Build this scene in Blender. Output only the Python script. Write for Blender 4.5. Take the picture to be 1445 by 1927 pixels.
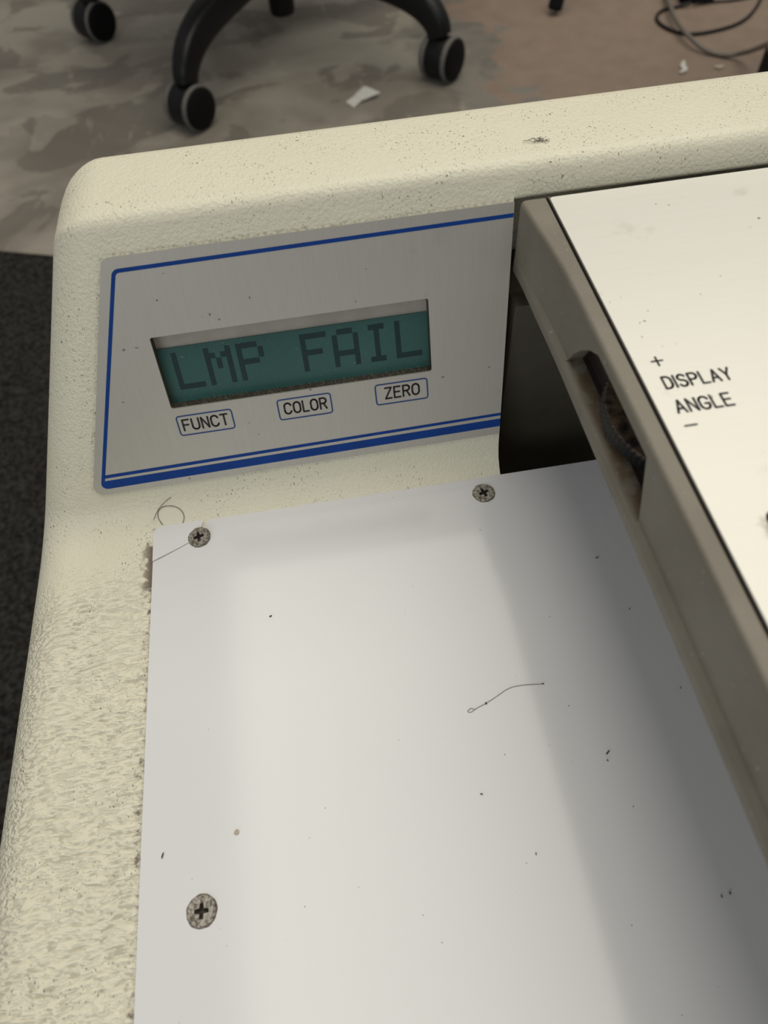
import bpy, bmesh, math, random
from mathutils import Vector, Matrix
random.seed(7)
for o in list(bpy.data.objects): bpy.data.objects.remove(o, do_unlink=True)
SC = bpy.context.scene
COL = SC.collection
ZO = 0.34                      # height of the white plate above the floor

# ------------------------------------------------------------------ camera
FPX = 1336.0
CAM = Vector((0.0608, -0.1319, 0.18 + ZO))
RR = ((0.9871, -0.1533, 0.0466), (-0.1524, -0.8087, 0.5681), (-0.0494, -0.5678, -0.8217))
rx = Vector((RR[0][0], RR[1][0], RR[2][0])).normalized()
fw = Vector((RR[0][2], RR[1][2], RR[2][2])).normalized()
dn = fw.cross(rx).normalized()
rx = dn.cross(fw).normalized()
cd = bpy.data.cameras.new('camera')
cam = bpy.data.objects.new('camera', cd); COL.objects.link(cam)
cam.matrix_world = Matrix(((rx.x, -dn.x, -fw.x, CAM.x), (rx.y, -dn.y, -fw.y, CAM.y), (rx.z, -dn.z, -fw.z, CAM.z), (0, 0, 0, 1)))
cd.sensor_fit = 'VERTICAL'; cd.sensor_height = 36.0; cd.lens = FPX / 1927 * 36.0
cd.clip_start = 0.005; cd.clip_end = 60
cd.dof.use_dof = True; cd.dof.focus_distance = 0.205; cd.dof.aperture_fstop = 16.0
SC.camera = cam

# ------------------------------------------------------------------ light
wd = bpy.data.worlds.new('world'); SC.world = wd; wd.use_nodes = True
bg = wd.node_tree.nodes['Background']
bg.inputs[0].default_value = (0.98, 0.98, 1.0, 1); bg.inputs[1].default_value = 0.20
def area(name, loc, target, sx, sy, power, col):
    l = bpy.data.lights.new(name, 'AREA'); l.shape = 'RECTANGLE'; l.size = sx; l.size_y = sy
    l.energy = power; l.color = col
    o = bpy.data.objects.new(name, l); COL.objects.link(o); o.location = loc
    o.rotation_euler = (Vector(target) - Vector(loc)).to_track_quat('-Z', 'Y').to_euler()
    return o
area('ceiling_light', (1.05, 0.85, 2.6), (1.05, 0.85, 0.0), 3.0, 3.0, 66, (1.0, 0.945, 0.83))
area('window_light', (-1.6, -2.6, 1.7), (0.05, 0.1, 0.4), 1.8, 1.4, 22, (0.90, 0.96, 1.0))
SC.view_settings.view_transform = 'Standard'; SC.view_settings.look = 'None'
SC.view_settings.gamma = 1.0; SC.view_settings.use_curve_mapping = False
SC.view_settings.exposure = 0.0

# ------------------------------------------------------------------ helpers
def at(px, py, z=0.0):
    d = rx * ((px - 722.5) / FPX) + dn * ((py - 963.5) / FPX) + fw
    return CAM + d * ((z - CAM.z) / d.z)

def obj(name, me, mat, parent=None, smooth=None):
    if isinstance(me, bmesh.types.BMesh):
        m = bpy.data.meshes.new(name); me.to_mesh(m); me.free(); me = m
    o = bpy.data.objects.new(name, me); COL.objects.link(o)
    if mat is not None:
        me.materials.clear()
        for k in (mat if isinstance(mat, (list, tuple)) else [mat]): me.materials.append(k)
    if parent is not None: o.parent = parent
    if smooth is not None:
        me.polygons.foreach_set('use_smooth', [True] * len(me.polygons))
        me.set_sharp_from_angle(angle=math.radians(smooth))
    return o

def empty(name, loc):
    o = bpy.data.objects.new(name, None); COL.objects.link(o); o.location = loc
    o.empty_display_size = 0.02
    return o

def tag(o, label=None, cat=None, group=None, kind=None):
    if label: o['label'] = label
    if cat: o['category'] = cat
    if group: o['group'] = group
    if kind: o['kind'] = kind
    return o

def recalc(bm):
    bmesh.ops.recalc_face_normals(bm, faces=bm.faces[:])

def add_box(bm, lo, hi, bev=0.0, seg=2):
    vs = [bm.verts.new((x, y, z)) for x in (lo[0], hi[0]) for y in (lo[1], hi[1]) for z in (lo[2], hi[2])]
    fs = [bm.faces.new([vs[i] for i in f]) for f in ((0,1,3,2),(4,6,7,5),(0,4,5,1),(2,3,7,6),(0,2,6,4),(1,5,7,3))]
    if bev > 0:
        es = list({e for f in fs for e in f.edges})
        bmesh.ops.bevel(bm, geom=es, offset=bev, segments=seg, profile=0.5, affect='EDGES')

def box(lo, hi, bev=0.0, seg=2):
    bm = bmesh.new(); add_box(bm, lo, hi, bev, seg); recalc(bm); return bm

def rounded(poly, rad, seg=5):
    out = []; n = len(poly)
    for i in range(n):
        p0, p, p1 = Vector(poly[i-1]), Vector(poly[i]), Vector(poly[(i+1) % n])
        a = (p0 - p); b = (p1 - p); la, lb = a.length, b.length; a.normalize(); b.normalize()
        r = rad[i]
        ang = a.angle(b)
        if r < 1e-7 or ang > math.pi - 0.01:
            for k in range(seg + 1): out.append(p.copy())
            continue
        t = min(r / math.tan(ang / 2), 0.49 * la, 0.49 * lb); r = t * math.tan(ang / 2)
        c = p + (a + b).normalized() * (r / math.sin(ang / 2))
        s = p + a * t; e = p + b * t
        v0 = s - c; v1 = e - c
        th = v0.angle(v1); sg = 1 if (v0.x * v1.y - v0.y * v1.x) > 0 else -1
        for k in range(seg + 1):
            q = sg * th * k / seg
            out.append(c + Vector((v0.x * math.cos(q) - v0.y * math.sin(q), v0.x * math.sin(q) + v0.y * math.cos(q))))
    return out

def offset_poly(poly, d):
    n = len(poly); L = []
    for i in range(n):
        p, q = Vector(poly[i]), Vector(poly[(i+1) % n]); t = (q - p).normalized()
        nn = Vector((-t.y, t.x)); L.append((p + nn * d[i], t))
    out = []
    for i in range(n):
        (p, t), (q, u) = L[i-1], L[i]
        cr = t.x * u.y - t.y * u.x
        k = ((q.x - p.x) * u.y - (q.y - p.y) * u.x) / cr
        out.append(p + t * k)
    return out

def loft(bm, rings, cap0=True, cap1=True, closed=True):
    R = [[bm.verts.new(p) for p in r] for r in rings]
    n = len(R[0])
    for a, b in zip(R[:-1], R[1:]):
        for i in range(n if closed else n - 1):
            j = (i + 1) % n
            bm.faces.new((a[i], a[j], b[j], b[i]))
    if cap0: bm.faces.new(list(reversed(R[0])))
    if cap1: bm.faces.new(R[-1])

def tube(bm, pts, rads, n=10, cap=True, up=Vector((0, 0, 1)), flat=1.0):
    pts = [Vector(p) for p in pts]; rings = []
    for i, p in enumerate(pts):
        t = (pts[min(i+1, len(pts)-1)] - pts[max(i-1, 0)]).normalized()
        u = t.cross(up)
        if u.length < 1e-3: u = t.cross(Vector((0, 1, 0)))
        u.normalize(); v = u.cross(t)
        r = rads[i] if isinstance(rads, (list, tuple)) else rads
        rings.append([p + (u * math.cos(2*math.pi*k/n) + v * math.sin(2*math.pi*k/n) * flat) * r for k in range(n)])
    loft(bm, rings, cap, cap)

def smooth_path(pts, k=8):
    P = [Vector(p) for p in pts]; P = [P[0]*2 - P[1]] + P + [P[-1]*2 - P[-2]]; out = []
    for i in range(1, len(P) - 2):
        a, b, c, d = P[i-1:i+3]
        for j in range(k):
            t = j / k
            out.append(0.5 * ((2*b) + (c-a)*t + (2*a-5*b+4*c-d)*t*t + (3*b-a-3*c+d)*t**3))
    out.append(P[-2]); return out

def lathe(bm, prof, n=32, axis='z', c=(0, 0, 0)):
    rings = []
    for r, h in prof:
        ring = []
        for k in range(n):
            a = 2*math.pi*k/n
            ring.append((c[0] + r*math.cos(a), c[1] + r*math.sin(a), c[2] + h))
        rings.append(ring)
    loft(bm, rings)

def sheet(outer, holes, mp, thick):
    """flat sheet with holes; mp maps (u, v, height) to 3-D"""
    bm = bmesh.new()
    loops = [outer] + holes
    tops = []
    for z in (thick, 0.0):
        es = []; vl = []
        for lp in loops:
            vs = [bm.verts.new(mp(p[0], p[1], z)) for p in lp]
            es += [bm.edges.new((vs[i], vs[(i+1) % len(vs)])) for i in range(len(vs))]
            vl.append(vs)
        bmesh.ops.triangle_fill(bm, use_beauty=True, use_dissolve=False, edges=es)
        tops.append(vl)
    for a, b in zip(*tops):
        for i in range(len(a)):
            j = (i+1) % len(a)
            bm.faces.new((a[i], a[j], b[j], b[i]))
    recalc(bm)
    return bm

def ribbon(bm, pl, w, mp, closed=False, caps=True, h=0.0):
    P = [Vector(p) for p in pl]
    if closed: P = P + [P[0]]
    for a, b in zip(P[:-1], P[1:]):
        t = (b - a)
        if t.length < 1e-9: continue
        t.normalize(); n = Vector((-t.y, t.x)) * (w/2)
        bm.faces.new([bm.verts.new(mp(q.x, q.y, h)) for q in (a - n, b - n, b + n, a + n)])
    if caps:
        for p in P:
            bm.faces.new([bm.verts.new(mp(p.x + w/2*math.cos(k*math.pi/5), p.y + w/2*math.sin(k*math.pi/5), h)) for k in range(10)])

def arc(cx, cy, rx_, ry_, a0, a1, n=10):
    return [(cx + rx_*math.cos(math.radians(a0+(a1-a0)*k/n)), cy + ry_*math.sin(math.radians(a0+(a1-a0)*k/n))) for k in range(n+1)]
# single-stroke letters on a unit cell (width .62, height 1)
LET = {
 'F': [[(0,0),(0,1),(.52,1)],[(0,.52),(.46,.52)]],
 'U': [[(0,1),(0,.28)]+arc(.29,.28,.29,.28,180,360)+[(.58,1)]],
 'N': [[(0,0),(0,1),(.56,0),(.56,1)]],
 'C': [arc(.3,.70,.3,.30,15,180)+arc(.3,.30,.3,.30,180,345)],
 'T': [[(0,1),(.58,1)],[(.29,1),(.29,0)]],
 'O': [arc(.3,.68,.3,.32,0,180)+arc(.3,.32,.3,.32,180,360)+[(.6,.68)]],
 'L': [[(0,1),(0,0),(.48,0)]],
 'R': [[(0,0),(0,1),(.3,1)]+arc(.3,.75,.26,.25,90,-90)+[(0,.5)],[(.3,.5),(.56,0)]],
 'Z': [[(0,1),(.54,1),(0,0),(.54,0)]],
 'E': [[(.52,1),(0,1),(0,0),(.54,0)],[(0,.52),(.46,.52)]],
 'D': [[(0,0),(0,1),(.22,1)]+arc(.22,.66,.34,.34,90,0)+arc(.22,.34,.34,.34,0,-90)+[(0,0)]],
 'I': [[(0,0),(0,1)]],
 'S': [arc(.28,.76,.26,.24,20,180,8)+arc(.28,.76,.26,.24,180,270,5)+arc(.28,.26,.28,.26,90,0,5)+arc(.28,.26,.28,.26,0,-160,8)],
 'P': [[(0,0),(0,1),(.3,1)]+arc(.3,.74,.27,.26,90,-90)+[(0,.48)]],
 'A': [[(0,0),(.3,1),(.6,0)],[(.1,.32),(.5,.32)]],
 'Y': [[(0,1),(.29,.46),(.58,1)],[(.29,.46),(.29,0)]],
 'G': [arc(.3,.70,.3,.30,15,180)+arc(.3,.30,.3,.30,180,360)+[(.6,.44),(.34,.44)]],
}
def lettering(name, text, x0, x1, y0, h, w, mp, mat, parent):
    wid = {c: max(p[0] for s in LET[c] for p in s) for c in LET}
    tot = sum(wid[c] for c in text); gap = 0.26
    full = tot + gap * (len(text) - 1); k = (x1 - x0) / full
    bm = bmesh.new(); x = 0.0
    for c in text:
        for s in LET[c]: ribbon(bm, [(x0 + (x + p[0])*k, y0 + p[1]*h) for p in s], w, mp)
        x += wid[c] + gap
    return obj(name, bm, mat, parent)

# ------------------------------------------------------------------ materials
class NT:
    def __init__(s, name):
        s.m = bpy.data.materials.new(name); s.m.use_nodes = True; s.t = s.m.node_tree
        s.p = s.t.nodes['Principled BSDF']
        s.co = s.n('ShaderNodeTexCoord').outputs['Object']
    def n(s, ty, **kw):
        nd = s.t.nodes.new(ty)
        for k, v in kw.items(): setattr(nd, k, v)
        return nd
    def lk(s, a, b): s.t.links.new(a, b)
    def put(s, sock, v):
        if hasattr(v, 'is_linked'): s.lk(v, sock)
        else: sock.default_value = v
    def math(s, op, a, b=0.0, c=0.0, clamp=False):
        nd = s.n('ShaderNodeMath', operation=op, use_clamp=clamp)
        s.put(nd.inputs[0], a); s.put(nd.inputs[1], b)
        if op in ('MULTIPLY_ADD', 'SMOOTH_MIN'): s.put(nd.inputs[2], c)
        return nd.outputs[0]
    def map(s, sc=(1,1,1), rot=(0,0,0), loc=(0,0,0), vec=None):
        nd = s.n('ShaderNodeMapping'); s.lk(vec or s.co, nd.inputs[0])
        nd.inputs['Scale'].default_value = sc; nd.inputs['Rotation'].default_value = rot; nd.inputs['Location'].default_value = loc
        return nd.outputs[0]
    def noise(s, scale, vec=None, detail=3, rough=0.55, dist=0.0):
        nd = s.n('ShaderNodeTexNoise'); s.lk(vec or s.co, nd.inputs['Vector'])
        nd.inputs['Scale'].default_value = scale; nd.inputs['Detail'].default_value = detail
        nd.inputs['Roughness'].default_value = rough; nd.inputs['Distortion'].default_value = dist
        return nd.outputs['Fac']
    def voro(s, scale, vec=None, feat='F1'):
        nd = s.n('ShaderNodeTexVoronoi', feature=feat); s.lk(vec or s.co, nd.inputs['Vector'])
        nd.inputs['Scale'].default_value = scale
        return nd.outputs['Distance']
    def rng(s, v, a, b, c=0.0, d=1.0, sm=True):
        nd = s.n('ShaderNodeMapRange', interpolation_type='SMOOTHSTEP' if sm else 'LINEAR')
        s.put(nd.inputs[0], v); 
        for i, q in enumerate((a, b, c, d)): s.put(nd.inputs[i+1], q)
        return nd.outputs[0]
    def mix(s, f, a, b, mode='MIX'):
        nd = s.n('ShaderNodeMix', data_type='RGBA', blend_type=mode)
        s.put(nd.inputs[0], f)
        s.put(nd.inputs[6], a if hasattr(a, 'is_linked') else (*a, 1)); s.put(nd.inputs[7], b if hasattr(b, 'is_linked') else (*b, 1))
        return nd.outputs[2]
    def xyz(s):
        nd = s.n('ShaderNodeSeparateXYZ'); s.lk(s.co, nd.inputs[0]); return nd.outputs
    def bump(s, h, dist, strength=1.0):
        nd = s.n('ShaderNodeBump'); s.lk(h, nd.inputs['Height'])
        nd.inputs['Distance'].default_value = dist; nd.inputs['Strength'].default_value = strength
        s.lk(nd.outputs[0], s.p.inputs['Normal'])
    def set(s, col=None, rough=None, metal=None, spec=None, ior=None, coat=None):
        if col is not None: s.put(s.p.inputs['Base Color'], col if hasattr(col, 'is_linked') else (*col, 1))
        if rough is not None: s.put(s.p.inputs['Roughness'], rough)
        if metal is not None: s.put(s.p.inputs['Metallic'], metal)
        if spec is not None: s.put(s.p.inputs['Specular IOR Level'], spec)
        if ior is not None: s.p.inputs['IOR'].default_value = ior
        if coat is not None: s.p.inputs['Coat Weight'].default_value = coat
        return s.m

def plain(name, col, rough=0.5, metal=0.0, spec=0.5):
    m = NT(name)
    f = m.noise(180, detail=2)
    return m.set(m.mix(m.rng(f, .3, .7), tuple(c*.92 for c in col), tuple(min(1, c*1.06) for c in col)), rough, metal, spec)

def mat_housing():
    m = NT('cream_textured_paint'); X, Y, Z = m.xyz()
    front = m.math('MULTIPLY', m.rng(Y, -0.004, -0.028), m.rng(Z, 0.02, 0.004))
    warp = m.n('ShaderNodeTexNoise'); m.lk(m.co, warp.inputs['Vector']); warp.inputs['Scale'].default_value = 90
    wv = m.n('ShaderNodeVectorMath', operation='MULTIPLY_ADD'); m.lk(warp.outputs['Color'], wv.inputs[0])
    wv.inputs[1].default_value = (.004, .004, .004); m.lk(m.co, wv.inputs[2])
    wn = m.noise(1.0, m.map((300, 1150, 1150), (0, 0, -0.10), vec=wv.outputs[0]), detail=1.5, rough=.5)
    wr = m.rng(wn, .34, .62)
    iso = m.noise(1150, detail=2, rough=.6)
    big = m.noise(420, detail=2)
    h = m.n('ShaderNodeMix', data_type='FLOAT'); m.lk(front, h.inputs[0])
    m.lk(m.math('ADD', iso, m.math('MULTIPLY', big, .5)), h.inputs[2]); m.lk(m.math('ADD', m.math('MULTIPLY', wr, 1.5), m.math('MULTIPLY', iso, .2)), h.inputs[3])
    m.bump(h.outputs[0], 0.00050, 0.62)
    base = m.mix(m.noise(26, detail=3), (.76, .72, .555), (.80, .77, .615))
    # dirt and painted groove shade in the front strip's wrinkles, specks on the rest
    crev = m.math('MULTIPLY', m.rng(wn, .42, .33), m.math('MULTIPLY', front, m.rng(m.noise(60), .3, .62, .35, 1.0)))
    c = m.mix(m.math('MULTIPLY', crev, .60), base, (.30, .27, .20))
    sp = m.noise(1.0, m.map((2100, 1100, 1300), (0, 0, .4)), detail=1)
    spm = m.math('MULTIPLY', m.rng(sp, .66, .72), m.rng(m.noise(70, detail=2), .40, .60))
    c = m.mix(m.math('MULTIPLY', spm, .85), c, (.09, .075, .05))
    # brown grime along the left edge of the plate
    g = m.noise(420, detail=4, rough=.7)
    edge = m.math('MULTIPLY', m.rng(X, -0.0065, -0.0008), m.rng(X, .004, .001))
    yb = m.math('MAXIMUM', m.math('MULTIPLY', m.rng(Y, -0.002, -0.008), m.rng(Y, -0.034, -0.016)), .42)
    gm = m.math('MULTIPLY', m.rng(m.math('ADD', g, m.math('MULTIPLY', m.math('MULTIPLY', edge, yb), .42)), .66, .86), m.math('MULTIPLY', edge, m.rng(Z, .004, .001)))
    gm = m.math('MULTIPLY', gm, m.rng(Y, .003, -.003))
    c = m.mix(m.math('MULTIPLY', gm, .9), c, (.13, .085, .06))
    # grime line where the display panel is glued on: along its top and left edges
    vtop = m.math('ABSOLUTE', m.math('SUBTRACT', Z, .0756))
    ltop = m.math('MULTIPLY', m.rng(vtop, .0008, .0002), m.math('MULTIPLY', m.math('MULTIPLY', m.rng(Y, .036, .031), m.rng(X, .1145, .1135)), m.rng(X, .008, .012)))
    xl = m.math('ABSOLUTE', m.math('SUBTRACT', X, m.math('MULTIPLY_ADD', Z, .3865, -.0196)))
    lleft = m.math('MULTIPLY', m.rng(xl, .0011, .0002), m.math('MULTIPLY', m.rng(Z, .010, .014), m.rng(Z, .077, .074)))
    lm = m.math('MULTIPLY', m.math('MAXIMUM', ltop, m.math('MULTIPLY', lleft, .7)), m.rng(m.noise(900, detail=4, rough=.7), .40, .75))
    c = m.mix(m.math('MULTIPLY', lm, .75), c, (.20, .145, .10))
    return m.set(c, .42, 0, .45)

def mat_plate():
    m = NT('white_acrylic')
    c = m.mix(m.noise(18, detail=2), (.74, .74, .745), (.77, .77, .77))
    sp = m.rng(m.noise(900, detail=1), .795, .815)
    c = m.mix(m.math('MULTIPLY', sp, .8), c, (.06, .06, .06))
    return m.set(c, .12, 0, .5, 1.55)

def mat_alu(name, a, b, metal, rough, brush, stain=None):
    m = NT(name)
    f = m.noise(1.0, m.map(brush), detail=3, rough=.7)
    c = m.mix(m.rng(f, .2, .8), a, b)
    sp = m.rng(m.noise(520, detail=1), .77, .80)
    c = m.mix(m.math('MULTIPLY', sp, .7), c, (.09, .08, .07))
    sm = m.rng(m.noise(95, detail=3), .64, .78)
    c = m.mix(m.math('MULTIPLY', sm, .22), c, (.32, .29, .22))
    if stain:      # rust stain round a plug
        X, Y, Z = m.xyz()
        d2 = m.math('SQRT', m.math('ADD', m.math('POWER', m.math('SUBTRACT', X, stain[0]), 2.0), m.math('POWER', m.math('SUBTRACT', Y, stain[1]), 2.0)))
        st_ = m.rng(m.math('ADD', d2, m.math('MULTIPLY', m.math('SUBTRACT', m.noise(380, detail=4, rough=.7), .5), .006)), .0042, .0014)
        c = m.mix(m.math('MULTIPLY', st_, .75), c, (.17, .12, .06))
    m.bump(f, .000008, .3)
    return m.set(c, rough, metal, .5)

def mat_taupe():
    m = NT('taupe_textured_paint')
    f = m.noise(1500, detail=2)
    c = m.mix(m.rng(m.noise(60, detail=4), .3, .7), (.180, .160, .122), (.215, .194, .152))
    sp = m.rng(m.noise(1100, detail=1), .74, .80)
    c = m.mix(m.math('MULTIPLY', sp, .55), c, (.62, .58, .48))
    X, Y, Z = m.xyz()
    # dust lying on the pocket floor
    d = m.math('MULTIPLY', m.math('MULTIPLY', m.rng(X, .1163, .1176), m.rng(X, .132, .128)), m.math('MULTIPLY', m.rng(Z, .0622, .0612), m.rng(Z, .0590, .0598)))
    d = m.math('MULTIPLY', d, m.rng(m.noise(260, detail=3), .3, .55))
    c = m.mix(m.math('MULTIPLY', d, .85), c, (.125, .082, .045))
    # brown dirt packed in the groove beside the top plate
    gr = m.math('MULTIPLY', m.rng(Z, .0771, .0768), m.math('MULTIPLY', m.rng(X, .1202, .1205), m.rng(X, .1222, .1216)))
    c = m.mix(gr, c, (.035, .022, .02))
    m.bump(f, .00018, .5)
    return m.set(c, .5, 0, .5)

def mat_floor():
    m = NT('stained_concrete'); X, Y, Z = m.xyz()
    n1 = m.noise(4.6, m.map((1, 1.25, 1), (0, 0, .5)), detail=4, rough=.5, dist=.3)
    n2 = m.noise(6.5, m.map((1, 1.35, 1), (0, 0, -.7), (3.1, 1.7, 0)), detail=5, rough=.52, dist=.5)
    n3 = m.noise(60, m.map((1, .22, 1), (0, 0, -.35)), detail=4, rough=.7)
    c = m.mix(m.rng(n1, .40, .60), (.205, .182, .150), (.315, .290, .240))
    c = m.mix(m.math('MULTIPLY', m.rng(n2, .535, .565), .62), c, (.128, .112, .093))
    c = m.mix(m.math('MULTIPLY', m.rng(m.noise(9, m.map((1, 1, 1), (0, 0, .2), (7, 2, 0)), detail=4, dist=.6), .60, .64), .5), c, (.36, .325, .27))
    c = m.mix(m.math('MULTIPLY', m.math('MULTIPLY', m.rng(n3, .58, .68), m.rng(n2, .52, .56)), .5), c, (.36, .315, .26))
    # worn screed patch at the right, pinkish brown
    e = m.math('ADD', X, m.math('MULTIPLY', m.math('SUBTRACT', m.noise(7.5, detail=5, rough=.6), .5), .42))
    e = m.math('MULTIPLY_ADD', Y, .10, e)
    grey = m.math('MULTIPLY', m.rng(e, .37, .44), m.rng(e, .52, .49))
    c = m.mix(m.math('MULTIPLY', grey, .65), c, (.125, .116, .102))
    br = m.mix(m.noise(28, detail=5, rough=.65), (.165, .122, .092), (.29, .218, .166))
    c = m.mix(m.rng(e, .485, .51), c, br)
    m.bump(n2, .004, .12)
    return m.set(c, .55, 0, .35)

def mat_carpet():
    m = NT('dark_carpet_pile')
    f = m.noise(210, detail=4, rough=.75)
    c = m.mix(m.rng(f, .32, .70), (.010, .010, .009), (.062, .058, .052))
    m.bump(f, .006, 1.0)
    return m.set(c, .95, 0, .1)

def mat_screw():
    m = NT('tarnished_zinc')
    f = m.noise(1400, detail=4, rough=.7)
    c = m.mix(m.rng(f, .42, .58), (.13, .11, .085), (.40, .38, .33))
    return m.set(c, m.rng(f, .3, .7, .6, .35), .55, .5)

def mat_lcd():
    m = NT('teal_lcd_glass')
    c = m.mix(m.noise(30, detail=2), (.026, .098, .088), (.055, .140, .122))
    sp = m.rng(m.noise(1500, detail=1), .70, .78)
    c = m.mix(m.math('MULTIPLY', sp, .35), c, (.35, .40, .36))
    return m.set(c, .28, 0, .5)

M = dict(housing=mat_housing(), plate=mat_plate(), taupe=mat_taupe(), floor=mat_floor(), carpet=mat_carpet(), screw=mat_screw(), lcd=mat_lcd(),
         panel=mat_alu('brushed_aluminium_panel', (.51, .49, .435), (.54, .52, .465), .45, .42, (1400, 60, 60)),
         top=mat_alu('pale_satin_label', (.745, .73, .655), (.765, .75, .68), .2, .36, (60, 1400, 60), (.1318, -.0772)),
         blue=plain('blue_print', (.002, .045, .25), .6, 0, .25), navy=plain('navy_print', (.02, .055, .20), .5), ink=plain('black_print', (.014, .012, .011), .5),
         black=plain('black_plastic', (.004, .004, .0045), .42, 0, .35), cap=plain('black_hub_plastic', (.003, .003, .0035), .6, 0, .2), grey=plain('grey_rubber', (.15, .142, .128), .8, 0, .2),
         recess=plain('dark_screw_recess', (.045, .036, .03), .8), rust=plain('rust_brown_ring', (.11, .075, .05), .8),  # recess: dark brown for the inside of the screw crosses
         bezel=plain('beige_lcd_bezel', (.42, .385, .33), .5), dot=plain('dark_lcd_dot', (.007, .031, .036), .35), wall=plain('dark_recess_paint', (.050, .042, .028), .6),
         paper=plain('white_paper', (.55, .54, .50), .8), hair=plain('dark_hair', (.05, .045, .04), .4), cable=plain('grey_cable_sheath', (.16, .14, .115), .5),
         lint=plain('black_lint', (.02, .018, .017), .9), dust=plain('grey_dust_fuzz', (.26, .26, .22), .95), fabric=plain('black_seat_fabric', (.012, .012, .013), .9), wood=plain('grey_stand_laminate', (.30, .29, .27), .6), tuft=plain('brown_lint', (.10, .075, .07), .9), chip=plain('tan_chip', (.45, .40, .32), .8))
def mat_wheel():
    m = NT('dusty_black_wheel'); X, Y, Z = m.xyz()
    d = m.math('MULTIPLY', m.rng(Z, .0655, .0662), m.rng(m.noise(420, detail=4, rough=.7), .34, .68))
    return m.set(m.mix(d, (.010, .010, .011), (.135, .09, .055)), .5, 0, .4)
M['wheel'] = mat_wheel()

# ------------------------------------------------------------------ the setting
bm = bmesh.new(); add_box(bm, (-3.5, -3.0, -0.05), (4.0, 4.5, 0.0)); recalc(bm)
tag(obj('floor', bm, M['floor']), 'stained bare concrete floor with a pinkish brown worn patch', kind='structure')

tag(obj('wall_back', box((-3.5, 4.4, 0), (4.0, 4.5, 2.8)), plain('off_white_wall', (.62, .60, .56), .8)), 'plain off white wall far behind', kind='structure')
def build_carpet():
    bm = bmesh.new(); n = 40
    u = Vector((.94, -.347)).normalized(); v = Vector((u.y, -u.x)); o = Vector((-.29, .6845))
    def P(a, b, z): q = o + u*a + v*b; return (q.x, q.y, z)
    edge = [P(-1.4 + 2.3*k/n, random.uniform(-.003, .003), 0) for k in range(n+1)]
    lo = [bm.verts.new(p) for p in edge] + [bm.verts.new(P(.9, 1.5, 0)), bm.verts.new(P(-1.4, 1.5, 0))]
    hi = [bm.verts.new((q.co.x, q.co.y, .008)) for q in lo]
    for i in range(len(lo)):
        j = (i+1) % len(lo); bm.faces.new((lo[i], lo[j], hi[j], hi[i]))
    bm.faces.new(hi); bm.faces.new(list(reversed(lo))); recalc(bm)
    tag(obj('carpet', bm, M['carpet']), 'charcoal pile carpet at the left, its cut edge on the concrete', 'carpet')
build_carpet()

# low stand that carries the instrument (hidden under it)
st = empty('low_stand', (0.11, -0.11, .008))
tag(st, 'low grey laminate stand carrying the cream instrument', 'stand')
obj('stand_top', box((-.14, -.15, .238), (.14, .15, .262), .003), M['wood'], st, 40)
for sx in (-1, 1):
    for sy in (-1, 1):
        obj('leg', box((sx*.12-.015, sy*.13-.015, 0), (sx*.12+.015, sy*.13+.015, .2385), .002), M['wood'], st, 40)

# ------------------------------------------------------------------ the instrument
DEN = empty('densitometer', (0.11, -0.11, .27))
tag(DEN, 'cream desktop densitometer with blue-lined display panel and taupe swing arm', 'densitometer')
DLOC = (-0.11, 0.11, 0.07)      # parts are modelled in plate coordinates (plate top z = 0)
def part(name, me, mat, smooth=None, parent=None, label=None):
    o = obj(name, me, mat, parent or DEN, smooth)
    if parent is None: o.location = DLOC
    if label: o['label'] = label
    return o

TI = 0.3168; TS, TC, TT = math.sin(TI), math.cos(TI), math.tan(TI)
def PN(u, v, h=0.0):            # display-panel plane: u along x, v up the slope, h out of the face
    return (u, .004 + v*TS - h*TC, v*TC + h*TS)

def cut(target, lo_hi_bms):
    for b in lo_hi_bms:
        recalc(b)
        me = bpy.data.meshes.new('cutter'); b.to_mesh(me); b.free()
        c = bpy.data.objects.new('cutter', me); COL.objects.link(c); c.matrix_world = target.matrix_world.copy()
        bpy.context.view_layer.update()
        c.matrix_world = target.matrix_world.copy(); bpy.context.view_layer.update()
        md = target.modifiers.new('cut', 'BOOLEAN'); md.operation = 'DIFFERENCE'; md.object = c; md.solver = 'EXACT'
        dg = bpy.context.evaluated_depsgraph_get()
        nm = bpy.data.meshes.new_from_object(target.evaluated_get(dg))
        target.modifiers.clear(); old = target.data; target.data = nm
        bpy.data.objects.remove(c, do_unlink=True)

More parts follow.
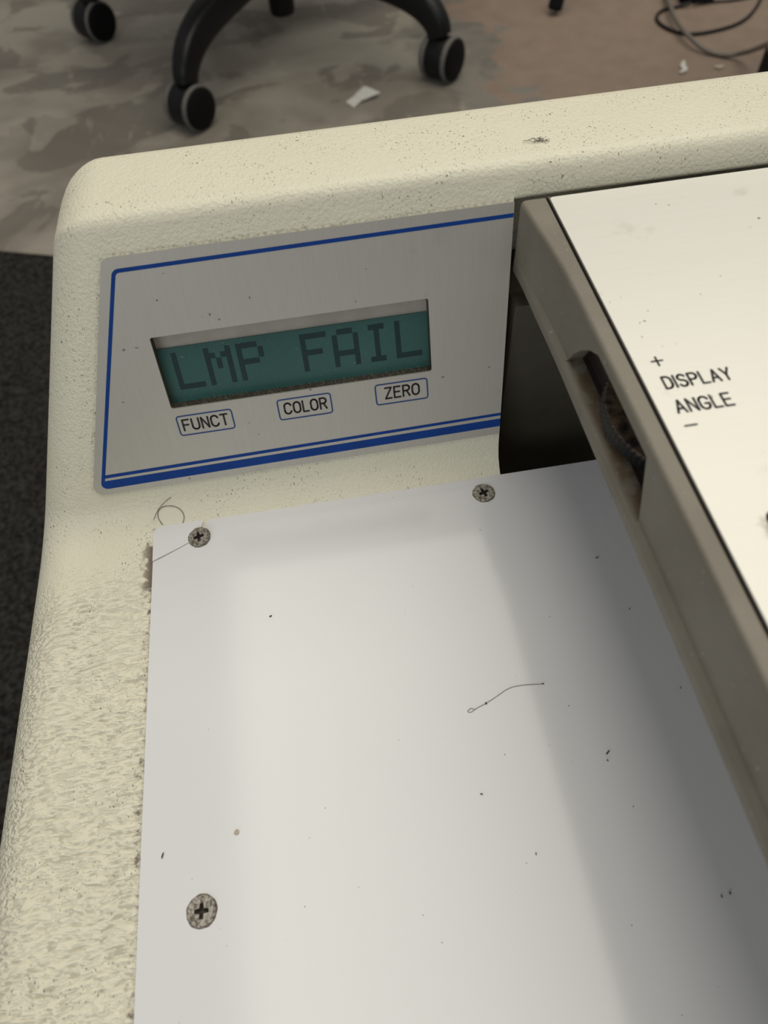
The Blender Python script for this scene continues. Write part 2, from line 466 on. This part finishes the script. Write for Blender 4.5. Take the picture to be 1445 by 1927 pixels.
def build_housing():
    bm = bmesh.new()
    SH = .426
    def lx(z): return -.0350 + SH*z
    poly = [(-.29, -.07), (.070, -.07), (.064, .084), (.004 + .084*TT, .084), (.0035, -.0015), (-.29, -.0015)]
    rad = [.006, .004, .0065, .0042, .013, .008]
    re = [.005, .016, .010, .010, .010, .010]        # end rounding for each side of the profile
    conc = [0, 0, 0, 0, 1, 0]
    rings = []; ns = 9
    for k in range(ns + 1):
        ph = math.pi/2*k/ns
        d = [r*(1 - math.sin(ph)) for r in re]
        q = offset_poly(poly, d)
        rr = [max(rad[i] - .5*(d[i-1]+d[i]), .0008) if not conc[i] else rad[i] + d[i] for i in range(6)]
        xo = .010*(1 - math.cos(ph))
        rings.append([(lx(p.y) + xo, p.x, p.y) for p in rounded(q, rr, 7)])
    base = rounded(poly, rad, 7)
    for xx in (.02, .05, .08): rings.append([(xx + (lx(p.y) + .0350)*(1 - (xx+.035)/.145), p.x, p.y) for p in base])
    rings.append([(.1095 + .055*p.y, p.x, p.y) for p in base])
    loft(bm, rings); recalc(bm)
    H = part('housing', bm, M['housing'], 50); bpy.context.view_layer.update()
    b = bmesh.new()
    loft(b, [[PN(u, v, h) for u, v in ((.0150, .0359), (.0906, .0359), (.0906, .0580), (.0150, .0580))] for h in (.002, -.007)])
    cut(H, [b])
    bm = bmesh.new(); bm.from_mesh(H.data); n0 = len(bm.faces)
    # right-hand run: same rim, hollow below it for the arm
    z2 = .0755
    poly2 = [(-.29, -.07), (.070, -.07), (.064, .084), (.004 + .084*TT, .084), (.004 + z2*TT, z2), (.046, z2 - .002), (.046, -.035), (-.0008, -.035), (-.0008, -.0015), (-.29, -.0015)]
    rad2 = [.006, .004, .0065, .0042, .001, .001, .002, .001, .0006, .008]
    r2 = rounded(poly2, rad2, 7)
    rings = [None]
    for k in range(7):
        ph = math.pi/2*k/6; d = .0009 + .006*(1 - math.cos(ph))
        q = offset_poly(poly2, [d - .0009]*10)
        rings.append([(.258 + .006*math.sin(ph), p.x, p.y) for p in rounded(q, rad2, 7)])
    rings[0] = [(.1090 + .055*p.y, p.x, p.y) for p in rounded(offset_poly(poly2, [0.00001]*10), rad2, 7)]
    loft(bm, rings)
    bm.faces.ensure_lookup_table()
    bmesh.ops.recalc_face_normals(bm, faces=bm.faces[n0:])
    bm.to_mesh(H.data); bm.free()
    H.data.polygons.foreach_set('use_smooth', [True]*len(H.data.polygons)); H.data.set_sharp_from_angle(angle=math.radians(50))
    return H
HOUSING = build_housing()

# dark inner cover at the back of the arm bay, and the block the arm hinges on
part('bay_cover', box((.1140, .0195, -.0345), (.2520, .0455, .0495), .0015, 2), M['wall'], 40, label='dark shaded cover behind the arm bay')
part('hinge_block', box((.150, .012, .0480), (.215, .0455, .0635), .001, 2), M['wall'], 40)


# white plate with a broken corner
def build_plate():
    mp = lambda u, v, h: (u, v, -.0015 + h)
    T = .0015
    # crack line: from notch on the back edge through the screw to the left edge
    crack = [(.0157, 0.0), (.0149, -.0022), (.0125, -.0067), (.0075, -.0092), (.0017, -.0118), (0.0, -.0123)]
    cr_r = [(p[0]+.00012, p[1]-.00012) for p in crack]
    main = [(.0167, -.0001)] + [(.0158, -.0021)] + cr_r[2:5] + [(0.0, -.01262), (-.0006, -.262), (.236, -.262), (.236, 0.0)]
    hole = lambda c: [(c[0] + .0041*math.cos(2*math.pi*k/28), c[1] + .0041*math.sin(2*math.pi*k/28)) for k in range(28)]
    pl = part('white_plate', sheet(main, [], mp, T), M['plate'], label='glossy white acrylic plate with a cracked corner')
    c0 = [(.0145, -.0006), (.0147, -.0022), (.01245, -.0067), (.00745, -.00918), (.0, -.01245)]
    cor = [(.0155, 0.0002)] + c0[1:] + [(0, -.003)] + [(.003 - .003*math.cos(a), -.003 + .003*math.sin(a)) for a in [math.pi/2*k/6 for k in range(1, 6)]] + [(.003, 0.0)]
    ob = obj('broken_corner', sheet(cor, [], lambda u, v, h: (u, v, -.0015 + h + .0004*max(0, (.012 - u)/.012)), T), M['plate'], pl)
    ob['label'] = 'snapped off corner piece of the plate'
    return pl
PLATE = build_plate()

# countersunk cross-head screws
def screw_mesh():
    bm = bmesh.new(); R = .0034; n = 40; top = .00045
    a, b = .00042, .00165
    cross = []
    for q in range(4):
        t = q*math.pi/2
        for (x, y) in ((b, -a), (b, a), (a*1.25, a*1.25)):
            cross.append((x*math.cos(t) - y*math.sin(t), x*math.sin(t) + y*math.cos(t)))
    cv = [bm.verts.new((x, y, top)) for x, y in cross]
    rv = [bm.verts.new((R*.93*math.cos(2*math.pi*k/n), R*.93*math.sin(2*math.pi*k/n), top)) for k in range(n)]
    es = [bm.edges.new((l[i], l[(i+1) % len(l)])) for l in (cv, rv) for i in range(len(l))]
    bmesh.ops.triangle_fill(bm, use_beauty=True, edges=es)
    lo = [bm.verts.new((R*math.cos(2*math.pi*k/n), R*math.sin(2*math.pi*k/n), .00015)) for k in range(n)]
    l2 = [bm.verts.new((R*math.cos(2*math.pi*k/n), R*math.sin(2*math.pi*k/n), -.0003)) for k in range(n)]
    for i in range(n):
        j = (i+1) % n
        bm.faces.new((rv[i], rv[j], lo[j], lo[i])); bm.faces.new((lo[i], lo[j], l2[j], l2[i]))
    nf = len(bm.faces)
    dv = [bm.verts.new((x*.55, y*.55, -.0009)) for x, y in cross]
    rec = []
    for i in range(12):
        j = (i+1) % 12; rec.append(bm.faces.new((cv[i], cv[j], dv[j], dv[i])))
    rec.append(bm.faces.new(dv))
    for f in rec: f.material_index = 1
    recalc(bm)
    me = bpy.data.meshes.new('screw'); bm.to_mesh(me); bm.free()
    me.materials.append(M['screw']); me.materials.append(M['recess'])
    return me
def ring_mesh():
    bm = bmesh.new(); n = 48
    for k in range(n):
        a0, a1 = 2*math.pi*k/n, 2*math.pi*(k+1)/n
        w0 = .00352 + .00005*math.sin(5*a0) + .00004*math.sin(11*a0 + 1); w1 = .00352 + .00005*math.sin(5*a1) + .00004*math.sin(11*a1 + 1)
        bm.faces.new([bm.verts.new((r*math.cos(a), r*math.sin(a), .00004)) for r, a in ((.0032, a0), (w0, a0), (w1, a1), (.0032, a1))])
    bmesh.ops.remove_doubles(bm, verts=bm.verts[:], dist=1e-7)
    me = bpy.data.meshes.new('rust_ring'); bm.to_mesh(me); bm.free(); me.materials.append(M['rust']); return me
SM, RM = screw_mesh(), ring_mesh()
for sx_, sy_ in ((.0140, -.0064), (.1027, -.0062), (.0141, -.1076)):
    for tgt in (PLATE, PLATE.children[0]):
        if tgt is not PLATE and sx_ > .02: continue
        if tgt is not PLATE and sy_ < -.05: continue
        b = bmesh.new(); lathe(b, [(.0031, -.004), (.0031, .004)], 28, c=(sx_, sy_, 0)); cut(tgt, [b])
for (x, y, rot, tilt, lab) in ((.0140, -.0064, .15, (.05, -.10), 'tarnished cross-head screw at the cracked corner'), (.1027, -.0062, .3, (0, 0), 'dark rusty cross-head screw below the dark bay'), (.0141, -.1076, -.05, (0, 0), 'speckled cross-head screw low on the left')):
    s = obj('screw', SM, None, DEN); s.location = (DLOC[0]+x, DLOC[1]+y, DLOC[2]+(.0003 if tilt[0] else 0)); s.rotation_euler = (tilt[0], tilt[1], rot); s['label'] = lab
    r = obj('rust_ring', RM, None, s)

# ---- display panel
def build_panel():
    SL = .4066/TC*TC                      # slope of the slanted left edge (x per v)
    def left(v): return .0097 + (v - .0790)*(.0097 + .0152)/(.0790 - .0112)
    V0, V1 = .0112, .0792
    outer = rounded([(left(V0), V0), (.1100, .0119), (.1137, .0794), (left(V1), V1)], [.0028, .0001, .0001, .0024], 6)
    win = rounded([(.0153, .0362), (.0153, .0576), (.0903, .0577), (.0901, .0362)], [.0007]*4, 5)
    mp = lambda u, v, h: PN(u, v, h)
    P = part('display_panel', sheet(outer, [win], mp, .0006), M['panel'], label='brushed aluminium display panel with blue border lines')
    pm = lambda u, v, h: PN(u, v, .00065 + h)
    # blue border: one closed band with stripes
    def bl(v): return .0108 + (v - .0745)*(.0108 + .0108)/(.0745 - .0168)      # outer left edge of the blue line
    w = .00108
    bm = bmesh.new()
    oc = rounded([(.1135, .0767), (bl(.0764), .0763), (bl(.040), .040)], [0, .0022, 0], 8)[9:18]
    ic = rounded([(.1134, .0757), (bl(.0753) + w, .0753), (bl(.040) + w, .040)], [0, .0012, 0], 8)[9:18]
    o_pts = [(.1135, .0767)] + [tuple(p) for p in oc] + [(bl(.0185), .0185)]
    i_pts = [(.1134, .0757)] + [tuple(p) for p in ic] + [(bl(.0185) + w, .0185)]
    for k in range(len(o_pts) - 1):
        bm.faces.new([bm.verts.new(pm(*q, 0)) for q in (o_pts[k], o_pts[k+1], i_pts[k+1], i_pts[k])])
    recalc(bm); obj('blue_border', bm, M['blue'], P)
    def band(name, l0, l1, r0, r1, foot=False):
        b = bmesh.new()
        if foot:
            pts = rounded([(bl(.0185), .0185), (bl(l0), l0), (.1101, r0), (.1103, r1), (bl(l1) + w, l1), (bl(.0185) + w, .0185)], [0, .0016, 0, 0, 0, 0], 5)
        else:
            pts = [(bl(l0) + w*.9, l0), (.1103, r0), (.1104, r1), (bl(l1) + w*.9, l1)]
        ded = []
        for p in pts:
            if not ded or (Vector(p) - Vector(ded[-1])).length > 1e-6: ded.append(p)
        b.faces.new([b.verts.new(pm(p[0], p[1], 0)) for p in ded]); obj(name, b, M['blue'], P)
    band('thin_blue_stripe', .0169, .0180, .0183, .0192)
    band('thick_blue_stripe', .0132, .0160, .0146, .0172, True)
    for nm, txt, x0, x1, v0, v1, t0, t1, tv in (('funct', 'FUNCT', .0158, .0315, .0274, .0336, .0172, .0300, .0289), ('color', 'COLOR', .0448, .0602, .0277, .0341, .0466, .0587, .0294), ('zero', 'ZERO', .0733, .0885, .0279, .0343, .0761, .0860, .0296)):
        b = bmesh.new(); ribbon(b, rounded([(x0, v0), (x1, v0), (x1, v1), (x0, v1)], [.0008]*4, 5), .00042, pm, True, False)
        obj(nm + '_frame', b, M['navy'], P)
        lettering(nm + '_lettering', txt, t0, t1, tv, .0034, .00054, pm, M['ink'], P)
    # recess walls around the display
    b = bmesh.new()
    a = [PN(p[0], p[1], 0) for p in win]; c = [PN(p[0], p[1], -.0034) for p in win]
    va = [b.verts.new(p) for p in a]; vc = [b.verts.new(p) for p in c]
    for i in range(len(a)):
        j = (i+1) % len(a); b.faces.new((va[i], va[j], vc[j], vc[i]))
    for f in b.faces: f.normal_flip()
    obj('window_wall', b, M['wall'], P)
    return P
PANEL = build_panel()

# LCD module
GL = {'L': ['10000']*6 + ['11111'], 'M': ['10001', '11011', '10101', '10101', '10001', '10001', '10001'],
      'P': ['11110', '10001', '10001', '11110', '10000', '10000', '10000'], 'F': ['11111', '10000', '10000', '11110', '10000', '10000', '10000'],
      'A': ['01110', '10001', '10001', '10001', '11111', '10001', '10001'], 'I': ['01110', '00100', '00100', '00100', '00100', '00100', '01110']}
b = bmesh.new()
loft(b, [[PN(u, v, h) for u, v in ((.0140, .0345), (.0918, .0345), (.0918, .0592), (.0140, .0592))] for h in (-.0034, -.0062)]); recalc(b)
LCD = part('lcd_module', b, M['bezel'], label='beige bezel of the display module')
b = bmesh.new()
loft(b, [[PN(u, v, h) for u, v in ((.0150, .0350), (.0906, .0350), (.0906, .0527), (.0150, .0527))] for h in (-.0030, -.0036)]); recalc(b)
o = obj('lcd_screen', b, M['lcd'], LCD); o['label'] = 'teal liquid crystal screen reading LMP FAIL'
for k, ch in enumerate('LMP FAIL'):
    if ch == ' ': continue
    b = bmesh.new(); x0 = .0186 + .00889*k; pw, ph_ = .00148, .00160
    for r, row in enumerate(GL[ch]):
        for c_, v in enumerate(row):
            if v == '1':
                u = x0 + c_*pw; vv = .0512 - (r+1)*ph_
                b.faces.new([b.verts.new(PN(uu, v2, -.00294)) for uu, v2 in ((u, vv), (u + pw*.975, vv), (u + pw*.975, vv + ph_*.975), (u, vv + ph_*.975))])
    obj('lcd_character', b, M['dot'], LCD)
# dust fuzz lying along the lower lip of the window
b = bmesh.new()
for k in range(520):
    u = random.uniform(.0155, .0899); h0 = random.uniform(-.0029, .0003); v = .0363
    L = random.uniform(.0003, .0012); a = random.uniform(0.3, 2.8)
    p = Vector(PN(u, v - .0001, h0)); q = Vector(PN(u + L*math.cos(a), v + abs(math.sin(a))*L*.8, h0 + random.uniform(-.0003, .0003)))
    w = Vector((.00003, 0, .00003)); b.faces.new([b.verts.new(t) for t in (p - w, p + w, q + w*.5, q - w*.5)])
tag(part('dust_fuzz', b, M['dust']), kind='stuff')

# ---- swing arm
def build_arm():
    bm = bmesh.new()
    def sec(y, sx, lip, inset=0.0):
        i = inset
        poly = [(sx - lip + i, .0563 + i), (.2120 - i, .0563 + i), (.2120 - i, .0775 - i), (.1213, .0775 - i), (.1213, .0765 - i), (.1206, .0765 - i), (.1206, .0775 - i), (sx + i, .0775 - i), (sx + i, .0612), (sx - lip + i, .0599 if lip > .0003 else .0608)]
        rad = [.0014, .002, .002, 0, 0, 0, .0002, .0011, .0006, .0006]
        return [(p.x, y, p.y) for p in rounded(poly, rad, 4)]
    st = [(.0262, .1147, .0001, .0012), (.0258, .1144, .0001, .0004), (.0250, .1143, .0001, 0), (.018, .1148, .0001, 0), (.013, .1152, .0004, 0), (.006, .1159, .0010, 0), (-.002, .1165, .0014, 0), (-.012, .1168, .0015, 0), (-.10, .1168, .0015, 0), (-.204, .1168, .0015, 0), (-.2063, .1172, .0015, .001), (-.207, .1180, .0015, .002)]
    loft(bm, [sec(*s) for s in st]); recalc(bm)
    A = part('swing_arm', bm, M['taupe'], label='taupe painted swing arm with a thumbwheel pocket')
    bpy.context.view_layer.update()
    def prism(pts, x0, x1):
        b = bmesh.new(); loft(b, [[(x, p[0], p[1]) for p in pts] for x in (x0, x1)]); return b
    pk = [(-.0146, .0607), (-.0166, .0645), (-.0198, .0685), (-.0238, .0722), (-.0282, .0747), (-.0560, .0747), (-.0578, .0700), (-.0602, .0640), (-.0612, .0607)]
    cut(A, [prism(pk, .108, .1216), prism([(-.0275, .0612), (-.0275, .0715), (-.0555, .0715), (-.0555, .0612)], .1206, .160)])
    A.data.polygons.foreach_set('use_smooth', [True]*len(A.data.polygons)); A.data.set_sharp_from_angle(angle=math.radians(32))
    return A
ARM = build_arm()
# ribbed thumbwheel standing out of the pocket
b = bmesh.new(); n = 168; rings = []
for (r, z, t) in ((.0185, .0622, 0), (.0196, .0626, 1), (.0196, .0655, 1), (.0190, .0662, 0), (.004, .0662, 0)):
    rings.append([(.1366 + (r - (.0005 if (t and k % 2) else 0))*math.cos(2*math.pi*k/n), -.0388 + (r - (.0005 if (t and k % 2) else 0))*math.sin(2*math.pi*k/n), z) for k in range(n)])
loft(b, rings); recalc(b)
o = obj('thumbwheel', b, M['wheel'], ARM, 25); o['label'] = 'dusty black ribbed thumbwheel'
# pale label plate on top of the arm
lo = rounded([(.1213, -.203), (.209, -.203), (.209, .0245), (.1213, .0245)], [.001]*4, 4)
hole = [(.1316 + .0020*math.cos(2*math.pi*k/28), -.0752 + .0020*math.sin(2*math.pi*k/28)) for k in range(28)]
TOP = obj('top_label', sheet(lo, [hole], lambda u, v, h: (u, v, .0774 + h), .00055), M['top'], ARM)
TOP['label'] = 'pale satin metal plate reading DISPLAY ANGLE'
b = bmesh.new(); lathe(b, [(.00199, .0775), (.00199, .07785), (.0006, .0780)], 28, c=(.1316, -.0752, 0)); recalc(b)
obj('black_plug', b, M['cap'], ARM, 40)
tm = lambda u, v, h: (u, v, .07799 + h)
lettering('display_lettering', 'DISPLAY', .1249, .1382, -.0429, .0031, .00052, tm, M['ink'], ARM)
lettering('angle_lettering', 'ANGLE', .1247, .1356, -.0493, .0031, .00052, tm, M['ink'], ARM)
b = bmesh.new(); ribbon(b, [(.1247, -.0353), (.1269, -.0353)], .00046, tm); ribbon(b, [(.1258, -.0342), (.1258, -.0366)], .00046, tm); obj('plus_sign', b, M['ink'], ARM)
b = bmesh.new(); ribbon(b, [(.1246, -.0526), (.1268, -.0526)], .00046, tm); obj('minus_sign', b, M['ink'], ARM)

# ------------------------------------------------------------------ hairs and lint
def hair(name, pts, r, label, cat='hair'):
    b = bmesh.new(); tube(b, smooth_path(pts, 8), r, 6); return tag(obj(name, b, M['hair']), label, cat)
def pl(px, py, h=0.0002): return at(px, py, ZO + h)
from mathutils.bvhtree import BVHTree
bpy.context.view_layer.update()
def surf(o):
    me = o.data; mw = o.matrix_world
    return BVHTree.FromPolygons([mw @ v.co for v in me.vertices], [tuple(p.vertices) for p in me.polygons])
BV_H = surf(HOUSING)
def hs(px, py, h=0.00015):     # a point resting on the cream housing
    d = (rx*((px - 722.5)/FPX) + dn*((py - 963.5)/FPX) + fw).normalized()
    q, nrm, i, dist = BV_H.ray_cast(CAM, d)
    return q - d*h
hair('curled_hair', [hs(306, 988), hs(298, 975), hs(298, 962), hs(307, 954), hs(322, 952), hs(337, 957), hs(345, 967), hs(346, 977), hs(343, 986)], .00009, 'curled dark hair in a loop behind the plate corner')
hair('short_hair', [hs(289, 978, .0004), hs(295, 964, .0005), hs(303, 952, .0005), hs(313, 942, .0004), hs(322, 936, .0003)], .00008, 'short dark hair crossing the hair loop')
hair('long_hair', [pl(1020, 1287), pl(985, 1289), pl(958, 1295), pl(935, 1310), pl(915, 1323), pl(898, 1332), pl(886, 1340), pl(880, 1338), pl(886, 1333), pl(893, 1335)], .00006, 'long fine wavy hair in the middle of the white plate')
def lint(px0, py0, px1, py1, w, label, z=ZO, dz=.0001):
    a, c = at(px0, py0, z), at(px1, py1, z); m = (a + c)/2
    b = bmesh.new(); tube(b, [v - m + Vector((0, 0, w + dz)) for v in (a, a.lerp(c, .3), a.lerp(c, .7), c)], [w*.4, w, w*.9, w*.3], 6); recalc(b)
    o = obj('lint_speck', b, M['lint']); o.location = m; return tag(o, label, 'lint', 'lint fibres on the white plate')
for a in ((305, 1616, 308, 1604, .00018, 'upright black lint fibre above the lowest screw, near the left plate edge'),
          (1140, 1420, 1147, 1412, .00016, 'slanted black lint fibre on the plate in the shade of the arm'),
          (1141, 1430, 1145, 1432, .00014, 'short lint speck just below the slanted lint fibre'),
          (903, 1494, 909, 1495, .00014, 'flat lint fibre on the plate below the looped end of the long hair'),
          (1372, 1678, 1374, 1684, .00020, 'thicker of two lint fibres side by side, low on the right'),
          (1356, 1684, 1359, 1690, .00014, 'thinner of two lint fibres side by side, low on the right'),
          (1120, 1051, 1126, 1049, .00014, 'lint fibre in the shade to the right of the screw by the dark bay'),
          (507, 1161, 512, 1159, .00020, 'single black lint speck below the cracked corner screw'),
          (1008, 1604, 1009, 1610, .00012, 'thin upright lint fibre, lowest one in the middle of the plate'),
          (1019, 1287, 1024, 1287, .00014, 'lint speck at the right tip of the long hair'),
          (913, 1322, 916, 1326, .0002, 'lint knot caught on the long hair near its looped end'),
          (1183, 1146, 1186, 1147, .00012, 'tiny lint speck close to the arm, above the long hair'),
          (1279, 1294, 1281, 1296, .00013, 'tiny lint speck close to the arm, level with the long hair')):
    lint(*a)
# translucent flake
def flake(name, c, s, mat, label, cat, n=7, th=.0002, seed=1):
    rnd = random.Random(seed); b = bmesh.new()
    top = [Vector((s*rnd.uniform(.6, 1)*math.cos(2*math.pi*k/n), s*rnd.uniform(.5, .9)*math.sin(2*math.pi*k/n), th + rnd.uniform(0, th))) for k in range(n)]
    loft(b, [[Vector((p.x, p.y, 0)) for p in top], top]); recalc(b)
    o = obj(name, b, mat); o.location = c; return tag(o, label, cat)
flake('dust_flake', at(446, 1566, ZO), .0008, M['chip'], 'small tan flake on the plate above the lowest screw', 'flake', seed=3)
b = bmesh.new(); c0 = hs(1014, 266); rnd = random.Random(4)
for k in range(26):
    a = rnd.uniform(0, 6.28); L = rnd.uniform(.0006, .0022); p = Vector((rnd.gauss(0, .0011), rnd.gauss(0, .0004), rnd.uniform(.00005, .0004)))
    tube(b, [p, p + Vector((math.cos(a)*L*.5, math.sin(a)*L*.3, .0002)), p + Vector((math.cos(a + .5)*L, math.sin(a + .5)*L*.5, .00005))], .00006, 4)
recalc(b); o = obj('lint_tuft', b, M['tuft']); o.location = c0; tag(o, 'brown lint tuft on top of the cream rim', 'lint')

# ------------------------------------------------------------------ the office chair
CC = Vector((.077, 1.2415, 0)); CR = .323
CH = empty('office_chair', CC)
tag(CH, 'black swivel office chair on a five-spoke base with grey-tyred casters', 'chair')
b = bmesh.new(); lathe(b, [(.014, .026), (.019, .028), (.021, .034), (.021, .075), (.030, .080), (.040, .09), (.042, .125), (.034, .14), (.026, .145), (.026, .25), (.016, .252), (.016, .40)], 32); recalc(b)
obj('gas_column', b, M['black'], CH, 35)
b = bmesh.new(); add_box(b, (-.24, -.23, .42), (.24, .23, .50), .035, 5); recalc(b); obj('seat', b, M['fabric'], CH, 50)
b = bmesh.new(); add_box(b, (-.10, -.10, .385), (.10, .10, .421), .01, 2); recalc(b); obj('seat_plate', b, M['black'], CH, 50)
def leg_mesh():
    path = smooth_path([(.03, 0, .112), (.10, 0, .114), (.18, 0, .112), (.245, 0, .106), (.288, 0, .094), (.312, 0, .076), (.320, 0, .058)], 5)
    b = bmesh.new(); rings = []; N = len(path)
    for i, p in enumerate(path):
        t = (path[min(i+1, N-1)] - path[max(i-1, 0)]).normalized(); up = Vector((0, 1, 0)).cross(t) * -1
        if up.z < 0 and t.x > .5: up = -up
        k = i/(N-1); w = .027*(1-k) + .0165*k; h = .024*(1-k) + .0155*k
        rings.append([p + Vector((0, 1, 0))*q.x + up*q.y for q in rounded([(-w, -h), (w, -h), (w*.62, h), (-w*.62, h)], [.008, .008, .007, .007], 4)])
    loft(b, rings); recalc(b); me = bpy.data.meshes.new('leg'); b.to_mesh(me); b.free()
    me.materials.append(M['black']); me.polygons.foreach_set('use_smooth', [True]*len(me.polygons)); me.set_sharp_from_angle(angle=math.radians(40)); return me
LEG = leg_mesh()
RW = .030
def disc_prof(prof, n=40):      # (radius, x) profile revolved about x
    b = bmesh.new()
    loft(b, [[(x, r*math.cos(2*math.pi*k/n), r*math.sin(2*math.pi*k/n)) for k in range(n)] for r, x in prof]); recalc(b); return b
def mesh_of(b, name, mat, ang=35):
    me = bpy.data.meshes.new(name); b.to_mesh(me); b.free(); me.materials.append(mat)
    me.polygons.foreach_set('use_smooth', [True]*len(me.polygons)); me.set_sharp_from_angle(angle=math.radians(ang)); return me
b = disc_prof([(.006, -.0155), (RW-.0025, -.0150), (RW-.0015, -.009), (RW-.0015, .009), (RW-.0025, .0150), (.006, .0155)])
add_box(b, (-.006, -.006, RW-.006), (.006, .006, RW+.014), .001, 1)
HOOD = mesh_of(b, 'caster', M['black'])
TYRE = mesh_of(disc_prof([(.010, -.0035), (RW-.001, -.0035), (RW, -.002), (RW, .002), (RW-.001, .0035), (.010, .0035)]), 'tyre', M['grey'])
CAPM = mesh_of(disc_prof([(.008, 0), (RW-.0025, 0), (RW-.003, .0025), (RW-.006, .0042), (.012, .0052), (.002, .0054)]), 'hub_cap', M['cap'])
for k in range(5):
    a = math.radians(-118.4 + 72*k)
    lg = obj('leg', LEG, None, CH); lg.rotation_euler = (0, 0, a)
    ca = obj('caster', HOOD, None, CH); ca.location = (CR*math.cos(a), CR*math.sin(a), RW); ca.rotation_euler = (0, 0, math.radians(-45))
    for s in (-1, 1):
        ty = obj('tyre', TYRE, None, ca); ty.location = (s*.0185, 0, 0)
        cp = obj('hub_cap', CAPM, None, ca); cp.location = (s*.0215, 0, 0); cp.rotation_euler = (0, 0, 0 if s > 0 else math.pi)

# ------------------------------------------------------------------ things on the floor behind
# tripod with one foot in view
F0 = at(1043, 27, 0); apex = F0 + Vector((.22, .30, .62))
TR = empty('tripod', (apex.x, apex.y, 0)); tag(TR, 'black tripod, one slanted leg foot standing on the brown concrete patch', 'tripod')
AX = Vector((0, 0, .62)); f0 = Vector((F0.x - apex.x, F0.y - apex.y, 0))
for k in range(3):
    q = Matrix.Rotation(2*math.pi*k/3, 3, 'Z') @ f0
    b = bmesh.new(); d = (AX - q); t0 = q + Vector((0, 0, .006))
    tube(b, [t0, t0 + d*.1, t0 + d*.9], [.0105, .0105, .0105], 4, flat=1.0); recalc(b)
    l = obj('leg', b, M['black'], TR)
    b = bmesh.new(); tube(b, [q + Vector((0, 0, .0125)) - d.normalized()*.004, q + Vector((0, 0, .0125)) + d.normalized()*.022], [.0125, .0125], 4); recalc(b)
    obj('rubber_foot', b, M['cap'], l)
b = bmesh.new(); tube(b, [AX*.75, AX*1.7], [.014, .012], 14); recalc(b); obj('pole', b, M['black'], TR)

def cable(name, pix, r, mat, label, extra=()):
    b = bmesh.new(); pts = [at(x, y, r + h) for x, y, h in pix] + [Vector(e) for e in extra]
    tube(b, smooth_path(pts, 8), r, 10); recalc(b); o = obj(name, b, mat, None, 60); return tag(o, label, 'cable')
cable('grey_cable', [(1235, -70, 0), (1249, -25, .004), (1261, 10, .0075), (1275, 42, .009), (1300, 72, .0085), (1330, 95, .002), (1365, 104, .001), (1400, 99, .012), (1425, 91, .055), (1448, 81, .12), (1472, 66, .20)], .0034, M['cable'], 'thick grey cable curving across the floor over the thin black one', [(.63, .66, .31), (.67, .69, .39), (.73, .72, .416), (.79, .74, .412), (.84, .76, .4045)])
cable('black_cable', [(1300, 6, .004), (1272, 13, 0), (1246, 20, 0), (1235, 33, 0), (1246, 48, 0), (1272, 60, 0), (1305, 64, 0), (1345, 58, 0), (1380, 48, 0), (1405, 34, 0), (1424, 12, 0), (1440, -20, 0)], .0026, M['black'], 'thin black cable lying in a loop beside the power adapter')
cable('thin_cable', [(1305, 6, .004), (1340, 4, 0), (1385, 0, 0), (1450, -14, 0)], .0020, M['black'], 'thin black cable running right from the power adapter')
b = box((-.028, -.02, 0), (.028, .045, .03), .004, 3); o = obj('power_adapter', b, M['cap'], None, 40)
p = at(1292, 10); o.location = (p.x + .022, p.y + .020, 0); o.rotation_euler = (0, 0, -.3)
tag(o, 'black power adapter block on the floor where the cables meet', 'adapter')
# black case at the right edge
p = at(1408, 170)
b = bmesh.new(); rings = []
for z, d in ((0, .004), (.004, 0), (.386, 0), (.394, .003), (.40, .010)):
    rings.append([(q.x, q.y, z) for q in offset_poly([Vector(v) for v in ((0, -.30), (.17, -.30), (.17, 0), (0, 0))], [d]*4)])
loft(b, [[(q.x, q.y, r[0][2]) for q in rounded([(v[0], v[1]) for v in r], [.008]*4, 5)] for r in rings]); recalc(b)
CASE = empty('black_case', (p.x, p.y, 0)); tag(CASE, 'tall black upright case standing on the floor at the right edge', 'case')
obj('shell', b, M['fabric'], CASE, 50)
b = bmesh.new(); tube(b, smooth_path([(.085, -.21, .397), (.085, -.20, .425), (.085, -.15, .432), (.085, -.10, .425), (.085, -.09, .397)], 6), .008, 10); recalc(b)
obj('handle', b, M['black'], CASE, 60)
# paper scraps
def scrap():
    A = [at(x, y) for x, y in ((651, 194), (667, 184), (683, 192), (666, 204))]; B = [at(x, y) for x, y in ((667, 183), (686, 168), (716, 183), (684, 193))]
    o = at(680, 190); b = bmesh.new()
    for q, hs_ in ((A, (.0005, .002, .003, .0005)), (B, (.002, .004, .006, .003))):
        lo = [v - o + Vector((0, 0, h)) for v, h in zip(q, hs_)]
        loft(b, [lo, [v + Vector((0, 0, .0012)) for v in lo]])
    recalc(b); s = obj('paper_scrap', b, M['paper']); s.location = o
    tag(s, 'folded white paper scrap on the floor between two chair casters', 'paper')
scrap()
def curl(name, pix, w, mat, label):
    o = at(*pix[len(pix)//2]); b = bmesh.new(); pts = smooth_path([at(x, y) - o + Vector((0, 0, w*.6)) for x, y in pix], 4); n = len(pts)
    tube(b, pts, [w*(.35 + .65*math.sin(math.pi*(i+.5)/n)) for i in range(n)], 6, flat=.5); recalc(b)
    s = obj(name, b, mat, None, 50); s.location = o; tag(s, label, 'scrap')
curl('white_shaving', [(1286, 118), (1284, 126), (1288, 134), (1278, 140)], .0042, M['paper'], 'curled white shaving on the brown concrete behind the rim')
curl('tan_chip', [(1344, 127), (1352, 129), (1360, 126)], .0034, M['chip'], 'small tan chip beside the white shaving')
